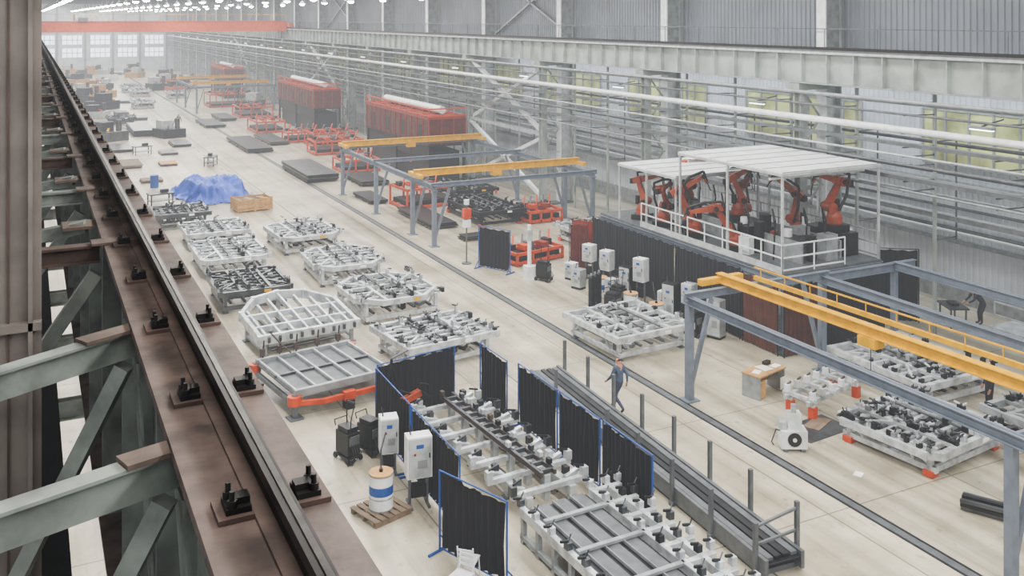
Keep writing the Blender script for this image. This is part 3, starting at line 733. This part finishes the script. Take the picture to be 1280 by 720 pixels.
crane(10.8).obj('yellow_bridge_crane',(19.5,51,3.52)); crane(10.6).obj('yellow_bridge_crane',(19.5,64.9,3.52))
crane(10.2).obj('yellow_bridge_crane',(19.3,133,3.62)); crane(10.2).obj('yellow_bridge_crane',(19.3,146,3.62))
crane(13.5,.28).obj('yellow_bridge_crane',(20.9,25.9,3.58),math.radians(-88))
b=MB(); b.bx(0,13,-.05,.05,0,.14,'yellow')
for i in range(12): b.cyl((.3+i*1.1,0,.14),(.3+i*1.1,0,.42),.02,'yellow',5)
b.bx(0,13,-.025,.025,.4,.44,'yellow'); b.obj('festoon_rail',(22.2,25.6,3.54),math.radians(-87.5))

# ------------------------------------------------------------ desk, small machines right
b=MB(); b.box((0,0,.76),(1.5,.75,.05),'wood')
for x in (-.7,.7): b.box((x,0,.37),(.05,.7,.74),'lightgrey')
b.box((0,.3,.45),(1.35,.03,.5),'wood'); b.box((-.4,0,.79),(.35,.25,.01),'paper',.3); b.box((.1,.05,.79),(.4,.5,.01),'paper',-.2); b.box((.5,-.1,.80),(.35,.25,.03),'paper'); b.box((.45,.2,.84),(.3,.15,.12),'darksteel'); b.box((-.5,0,.3),(.35,.6,.55),'wood'); b.box((.55,-.38,.3),(.3,.02,.4),'paper')
b.obj('office_desk',(21.9,24.8,0),0.25,0.006)
b=MB()
for i in range(6): 
    x=-1.4+i*.56; b.beam((x,-.6,.6),(x,.6,.6),.1,.12,'fixwhite')
    for sy in (-.45,.45): b.box((x,sy,.74),(.15,.16,.24),'white'); b.beam((x,sy,.85),(x+.2,sy,.9),.06,.06,'steel')
for y in (-.4,.4): b.beam((-1.6,y,.52),(1.6,y,.52),.12,.14,'offwhite')
for x in (-1.3,1.3):
    for y in (-.4,.4): b.box((x,y,.18),(.22,.22,.36),'orange'); b.box((x,y,.42),(.12,.12,.16),'white')
b.obj('small_clamping_fixture',(23.0,23.2,0),0.25,0.008)
b=MB(); b.box((0,0,.34),(.75,.5,.52),'white'); b.cyl((0,-.25,.36),(0,-.27,.36),.2,'black',18); b.cyl((0,-.27,.36),(0,-.29,.36),.06,'white',10); b.box((.05,.1,.8),(.4,.35,.45),'white'); b.cyl((.05,.1,1.0),(.05,.1,1.25),.08,'offwhite',10); b.box((-.3,.0,.7),(.2,.3,.25),'offwhite')
for sx in (-.25,.25): b.box((sx,0,.04),(.12,.5,.08),'grey')
b.tube([(-.3,0,.5),(-.5,-.1,.6),(-.6,0,.2),(-.5,.2,.02)],.02,'cable'); b.obj('blower_unit',(19.8,21.2,0),-.5,0.01)
b=MB(); b.box((0,0,.012),(1.9,1.2,.024),'steel'); b.box((.3,.2,.03),(1.0,.5,.02),'woodgrey',.3); b.obj('floor_steel_plate',(21.4,21.9,0),.1)
b=MB(); b.box((0,0,.004),(.3,.22,.006),'paper'); b.obj('paper_sheet',(20.3,19.2,0),.5)
b=MB(); R2=random.Random(5)
for i in range(9): b.beam((R2.uniform(-.1,.1)+.2*(i%3),-1.2+i*.02,.06+i//3*.11),(R2.uniform(-.1,.1)+.2*(i%3),1.4,.06+i//3*.11),.1,.08,'darksteel' if i%2 else 'steel')
b.obj('steel_profile_stack',(21.8,15.4,0),.5)
b=MB()
b.bx(0,1.5,0,9,.35,.5,'offwhite'); b.bx(.05,.15,0,9,0,.35,'grey'); b.bx(1.35,1.45,0,9,0,.35,'grey')
for i in range(5): b.beam((.75,i*2,0),(.75,i*2,.4),.1,.1,'grey')
for i in range(7): b.cyl((.05,.1+i*1.45,.5),(.05,.1+i*1.45,1.5),.03,'offwhite',6)
for z in (1.0,1.5): b.beam((.05,.1,z),(.05,8.8,z),.05,.05,'offwhite')
b.obj('raised_walkway',(33.4,16.0,0))

# ------------------------------------------------------------ storage
def plates(x,y,w,l,n,rz=0,mt='darksteel'):
    rr=random.Random(int(x*7+y)); b=MB()
    for yy in (-l*.35,0,l*.35): b.box((0,yy,.05),(w,.12,.1),'woodgrey')
    z=.1
    for i in range(n):
        t=.06; b.box((rr.uniform(-.05,.05),rr.uniform(-.08,.08),z+t/2),(w*rr.uniform(.9,1),l*rr.uniform(.94,1),t*.8),rr.choice([mt,mt,'steel'])); z+=t
    b.obj('steel_plate_stack',(x,y,0),rz)
plates(20.0,75.5,2.6,8.5,9); plates(23.0,70.5,2.2,5,5); plates(19.2,95,2.4,11,5); plates(22.0,98,2.0,8,4); plates(11.0,112,2.4,9,9); plates(19,116,2.3,8,4); plates(21.6,122,2.0,7,5); plates(22.0,55.4,1.8,6,4); plates(21.0,63.3,1.3,4,3); plates(8.8,65.0,1.8,1.6,2)
plates(7.6,87,1.8,4,3,mt='woodgrey'); plates(7.8,98,2,5,3); plates(7.2,118,2.4,7,4); plates(13.3,99,1.8,4,3)
plates(8.4,77.8,1.6,1.6,2,mt='woodgrey'); plates(10.6,86,1.4,2,2,mt='wood'); plates(22.5,49.4,1.6,1.0,3)
for (x,y,w,l,n,m) in ((5.2,82,1.4,3,4,'woodgrey'),(5.0,92,1.4,3,5,'grey'),(5.5,101,1.6,4,4,'steel'),(4.8,112,1.6,4,6,'woodgrey'),(5.4,125,1.8,5,5,'steel'),(5.0,138,1.8,4,6,'wood'),(12.2,126,1.8,3,4,'woodgrey'),(10.8,134,1.6,3,4,'grey'),(13,152,2,4,5,'steel'),(4.2,150,1.8,5,7,'steel'),(11.5,93,1.5,2.5,2,'steel'),(16.8,188,2,5,5,'steel'),(11,200,2,4,8,'wood'),(17,228,3,5,9,'offwhite')):
    plates(x,y,w,l,n,0.05*((x*3)%3-1),m)
b=MB(); W,L,H=2.2,1.5,.8
for i in range(5):
    z=.14+i*.15
    for s in (-1,1): b.box((s*W/2,0,z),(.03,L,.13),'wood'); b.box((0,s*L/2,z),(W,.03,.13),'wood')
for x in (-W/2,0,W/2):
    for s in (-1,1): b.box((x,s*(L/2+.03),.45),(.1,.03,.85),'wood')
for x in (-.9,0,.9): b.box((x,0,.04),(.1,L,.08),'wood')
b.bx(-W/2,W/2,-L/2,L/2,.5,.54,'woodgrey'); 
for i in range(6): b.box((-.8+i*.32,.1*(-1)**i,.62),(.25,.9,.2),('woodgrey','darksteel','wood')[i%3],.1*i)
b.obj('wooden_crate',(13.0,63.5,0),.1)
n=56; vs=[];fs=[]
for j in range(n+1):
    for i in range(n+1):
        u=i/n*2-1;v=j/n*2-1; e=max(abs(u),abs(v))
        h=1.5*(1-max(0,(e-.66)/.34)) if e>.66 else 1.5
        h=h*(.7+.45*noise.noise(Vector((u*1.6+3,v*1.9,0))))+.35*noise.noise(Vector((u*4,v*4,2)))*(1-e*.5)+.28*abs(noise.noise(Vector((u*9,v*7,4))))
        sc=1+.2*noise.noise(Vector((u*3,v*3,9)))
        vs.append((u*2.2*sc,v*3.0*sc,max(h,.02)))
for j in range(n):
    for i in range(n): a=j*(n+1)+i; fs.append((a,a+1,a+n+2,a+n+1))
b=MB(); b.add(vs,fs,'tarp',True); b.obj('blue_tarpaulin_covered_load',(11.5,69.2,0),.15)
b=MB(); b.box((0,0,.75),(1.6,.9,.08),'steel')
for sx in (-.7,.7):
    for sy in (-.38,.38): b.beam((sx,sy,0),(sx,sy,.72),.07,.07,'darksteel')
b.box((0,0,.3),(1.5,.8,.04),'steel'); b.box((.3,.1,.9),(.5,.3,.2),'darksteel'); tb=b.mesh('work_table')
put(tb,'work_table',(7.9,67.9,0),.2); put(tb,'work_table',(9.3,93.5,0),.2); put(tb,'work_table',(13.8,84,0),1.2)
b=MB(); b.cyl((0,0,0),(0,0,.9),.3,'bluepaint',18); b.cyl((0,0,.9),(0,0,.92),.31,'bluepaint',18); b.cyl((0,0,.3),(0,0,.33),.31,'bluepaint',18); b.cyl((0,0,.6),(0,0,.63),.31,'bluepaint',18); bm=b.mesh('blue_barrel'); put(bm,'blue_barrel',(8.3,74.9,0))
def machine(x,y,mt,s=1,rz=0,seed=0):
    rr=random.Random(seed); b=MB(); b.box((0,0,.35*s),(1.8*s,2.2*s,.7*s),mt); b.box((-.3*s,.2*s,1.0*s),(.9*s,1.1*s,.7*s),rr.choice(['darksteel','offwhite',mt])); b.cyl((.4*s,-.6*s,.7*s),(.4*s,-.6*s,1.5*s),.2*s,'steel',12); b.beam((-.6*s,-.8*s,.7*s),(.6*s,.8*s,1.2*s),.15*s,.15*s,rr.choice(['orange','grey','yellow'])); b.tube([(.5*s,.5*s,.7*s),(.8*s,.6*s,1.4*s),(1.0*s,.2*s,.1*s)],.04*s,'cable')
    b.box((.95*s,0,.3*s),(.1*s,1*s,.4*s),'grey'); b.obj('workshop_machine',(x,y,0),rz,0.02)
rr=random.Random(4)
for i,(x,y,m) in enumerate(((13.2,106,'darksteel'),(7.4,106,'steel'),(7.6,130,'offwhite'),(9,142,'darksteel'),(8,155,'darksteel'),(10.5,164,'wood'),(8,172,'offwhite'),(12,183,'darksteel'),(8,195,'wood'),(14,208,'white'),(10,215,'steel'),(20,215,'wood'),(20,176,'darksteel'),(23,190,'orange'),(25,205,'darksteel'),(22,168,'orange'),(27.2,133.5,'darksteel'),(12.6,228,'wood'),(21,228,'darksteel'),(24,176,'darksteel'),(26,184,'offwhite'),(5,165,'darksteel'),(5,180,'wood'),(6,205,'darksteel'),(14,236,'darksteel'),(8,238,'wood'))):
    machine(x,y,m,1.2+rr.random()*.5,rr.random()*3,i)
F(21,14.2,142,L=4,ch=.4); F(22,20.8,158,L=5,ch=0); F(23,16,164,L=5,ch=0.4); F(24,15.5,173,L=5,ch=0.4); F(25,9.7,121,main='steel',L=3,ch=0)
F(26,28,45.5,main='offwhite',L=3.4,W=3,ch=0,orange=True,clampdens=1.5)
b=MB()
for s in (-.25,.25): b.beam((0,s,0),(0,s,4),.05,.05,'lightgrey')
for i in range(12): b.beam((0,-.25,.3+i*.3),(0,.25,.3+i*.3),.03,.03,'lightgrey')
b.obj('access_ladder',(36.1,38,0))

# ------------------------------------------------------------ people
def person(name,loc,rz,pose,top,bottom,hat=None):
    J=dict(pel=(0,0,.95),sp=(0,0,1.13),ch=(0,0,1.33),nk=(0,0,1.49),hb=(0,.02,1.57),ht=(0,.02,1.68),
     sL=(.17,0,1.42),eL=(.24,-.02,1.14),wL=(.25,.08,.9),hL=(.25,.11,.81), sR=(-.17,0,1.42),eR=(-.24,-.02,1.14),wR=(-.25,.08,.9),hR=(-.25,.11,.81),
     pL=(.095,0,.88),kL=(.11,.02,.49),aL=(.11,-.01,.1),tL=(.12,.15,.045), pR=(-.095,0,.88),kR=(-.11,.02,.49),aR=(-.11,-.01,.1),tR=(-.12,.15,.045))
    J.update(pose)
    rad=dict(pel=.14,sp=.13,ch=.15,nk=.06,hb=.085,ht=.085,s=.075,e=.05,w=.033,h=.035,p=.1,k=.065,a=.045,t=.04)
    names=list(J); idx={n:i for i,n in enumerate(names)}
    E=[('pel','sp'),('sp','ch'),('ch','nk'),('nk','hb'),('hb','ht')]
    for s in 'LR': E+=[('ch','s'+s),('s'+s,'e'+s),('e'+s,'w'+s),('w'+s,'h'+s),('pel','p'+s),('p'+s,'k'+s),('k'+s,'a'+s),('a'+s,'t'+s)]
    me=bpy.data.meshes.new(name+'_skel'); me.from_pydata([J[n] for n in names],[(idx[a],idx[c]) for a,c in E],[])
    o=bpy.data.objects.new(name+'_skel',me); col.objects.link(o)
    sk=o.modifiers.new('sk','SKIN'); ss=o.modifiers.new('ss','SUBSURF'); ss.levels=2; ss.render_levels=2
    sv=me.skin_vertices[0].data
    for n,i in idx.items():
        r=rad.get(n) or rad[n[0]]; sv[i].radius=(r,r); sv[i].use_root=(n=='pel')
    C.view_layer.update(); dg=C.evaluated_depsgraph_get(); ev=o.evaluated_get(dg); m2=bpy.data.meshes.new_from_object(ev)
    lab={}
    for a,c in E:
        k=c[0] if len(c)==2 and c[1] in 'LR' else c
        lab[(a,c)]={'sp':top,'ch':top,'nk':'skin','hb':'skin','ht':'skin','s':top,'e':top,'w':top,'h':'skin','p':bottom,'k':bottom,'a':bottom,'t':'shoe'}[k]
    b=MB(); vs=[v.co.copy() for v in m2.vertices]
    groups={}
    ht=Vector(J['ht']); hb=Vector(J['hb']); up=(ht-hb).normalized()
    for p in m2.polygons:
        c=p.center; best=None
        for (a,d),mt in lab.items():
            A=Vector(J[a]);B=Vector(J[d]);ab=B-A;t=max(0,min(1,(c-A).dot(ab)/ab.length_squared)); dd=(c-(A+ab*t)).length
            if best is None or dd<best[0]: best=(dd,mt,d)
        mt=best[1]
        if best[2] in('hb','ht'):
            q=c-ht
            if q.dot(up)>.02 or (q.y<-.02 and q.dot(up)>-.08): mt=hat or 'hair'
        groups.setdefault(mt,[]).append(tuple(p.vertices))
    for mt,fs in groups.items(): b.add(vs,fs,mt,True)
    fwd=Vector((0,1,0)); 
    h=(ht+hb)/2
    b.sph(h+fwd*.085+up*.01,.016,'skin',8,(1,1.3,1.5))
    for s in (-1,1):
        b.sph(h+Vector((s*.083,-.005,.01)),.02,'skin',8,(.5,1,1.5)); b.sph(h+Vector((s*.03,.078,.035)),.009,'black',6)
    b.box(h+fwd*.08-up*.045,(.04,.012,.008),'redcloth')
    if hat: b.cyl(ht+up*.03,ht+up*.06,.1,hat,14,.08); b.box(ht+fwd*.1+up*.03,(.14,.1,.015),hat)
    for s in 'LR':
        W=Vector(J['w'+s]);Hh=Vector(J['h'+s]); d=(Hh-W).normalized()
        for k in range(4):
            o0=Hh+Vector((0,(k-1.5)*.018,0)); l=(.07,.08,.075,.06)[k]; m=o0+d*l*.6; b.cyl(o0,m,.009,'skin',6); b.cyl(m,m+d*l*.5+Vector((0,.012,0)),.0085,'skin',6,.006)
        b.cyl(W+d*.03+Vector((0,.02,0)),Hh+Vector((0,.055,-.01)),.011,'skin',6,.008)
    bpy.data.objects.remove(o)
    b.obj(name,loc,rz)
walk=dict(kL=(.1,.18,.52),aL=(.1,.26,.11),tL=(.1,.42,.06),kR=(-.1,.06,.48),aR=(-.1,-.3,.17),tR=(-.1,-.19,.05),eL=(.24,-.14,1.16),wL=(.25,-.14,.92),hL=(.25,-.12,.83),eR=(-.24,.08,1.15),wR=(-.23,.26,.98),hR=(-.22,.33,.92))
person('walking_worker',(16.75,25.7,0),math.radians(15),walk,'jacketblue','trouser')
person('distant_worker',(15.0,112.5,0),0.5,walk,'workdark','workdark')
bend=dict(pel=(0,-.12,.95),sp=(0,.02,1.1),ch=(0,.2,1.24),nk=(0,.33,1.32),hb=(0,.41,1.36),ht=(0,.47,1.45),sL=(.17,.24,1.3),eL=(.22,.36,1.06),wL=(.16,.55,.94),hL=(.14,.62,.9),sR=(-.17,.24,1.3),eR=(-.22,.36,1.06),wR=(-.16,.55,.94),hR=(-.14,.62,.9),pL=(.095,-.12,.88),pR=(-.095,-.12,.88))
person('bending_worker',(34.6,26.3,0),math.radians(63),bend,'workdark','workdark','redcloth')
person('standing_worker',(27.0,20.2,0),math.radians(60),{},'workdark','workdark')
b=MB(); b.box((0,0,.8),(1.2,.8,.06),'steel')
for sx in (-.5,.5):
    for sy in (-.3,.3): b.beam((sx,sy,0),(sx,sy,.8),.06,.06,'grey')
b.box((0,0,.88),(.5,.3,.1),'darksteel'); b.obj('work_table',(33.6,26.8,0),1.1)

# ------------------------------------------------------------ lamps and light
b=MB()
for y in range(6,244,9):
    for x in (3,9,15,21,27):
        b.cyl((x,y,14.25),(x,y,14.7),.1,'grey',6); b.cyl((x,y,14.0),(x,y,14.3),.38,'lightgrey',10,.12,cap=False); b.sph((x,y,14.0),.3,'lampglow',8,(1,1,.6)); b.cyl((x,y,14.7),(x,y,ZC-.01),.02,'grey',5)
b.obj('high_bay_lamps')
def area(x,y,z,sx,sy,p,c=(1,.98,.945)):
    l=bpy.data.lights.new('hall_light','AREA'); l.shape='RECTANGLE'; l.size=sx; l.size_y=sy; l.energy=p; l.color=c
    o=bpy.data.objects.new('hall_light',l); o.location=(x,y,z); col.objects.link(o)
for i in range(7):
    y=4+i*37
    for x,p in ((6,4000),(16.5,4300),(27,2600)): area(x,y,15.5,1.6,34,p)
area(0.2,0,15.8,3,10,650)  # added fill over the near runway and column, no fitting there
for y in (20,55): area(34.9,y,9.6,1,34,1100,(.9,.95,1))  # added cool fill to whiten the lower right wall, no lamps modelled
w=bpy.data.worlds.new('World'); scene.world=w; w.use_nodes=True; nt=w.node_tree
bg=nt.nodes['Background']; bg.inputs[0].default_value=(.7,.78,.9,1); bg.inputs[1].default_value=.3
ab=nt.nodes.new('ShaderNodeVolumeAbsorption'); ab.inputs['Density'].default_value=.0019; ab.inputs['Color'].default_value=(0,0,0,1)
em=nt.nodes.new('ShaderNodeEmission'); em.inputs[0].default_value=(.95,.97,1,1); em.inputs[1].default_value=.0018  # haze brightness put in as glow of the air, not scattered lamp light
ad=nt.nodes.new('ShaderNodeAddShader'); nt.links.new(ab.outputs[0],ad.inputs[0]); nt.links.new(em.outputs[0],ad.inputs[1])
nt.links.new(ad.outputs[0],nt.nodes['World Output'].inputs['Volume'])

# ------------------------------------------------------------ camera
cd=bpy.data.cameras.new('camera'); cam=bpy.data.objects.new('camera',cd); col.objects.link(cam)
cam.location=(0,0,12.5); cam.rotation_euler=(math.radians(90),0,-math.atan(605/1200))
cd.sensor_width=36; cd.lens=33.75; cd.shift_y=-338/1280; cd.clip_start=.05; cd.clip_end=600
scene.camera=cam
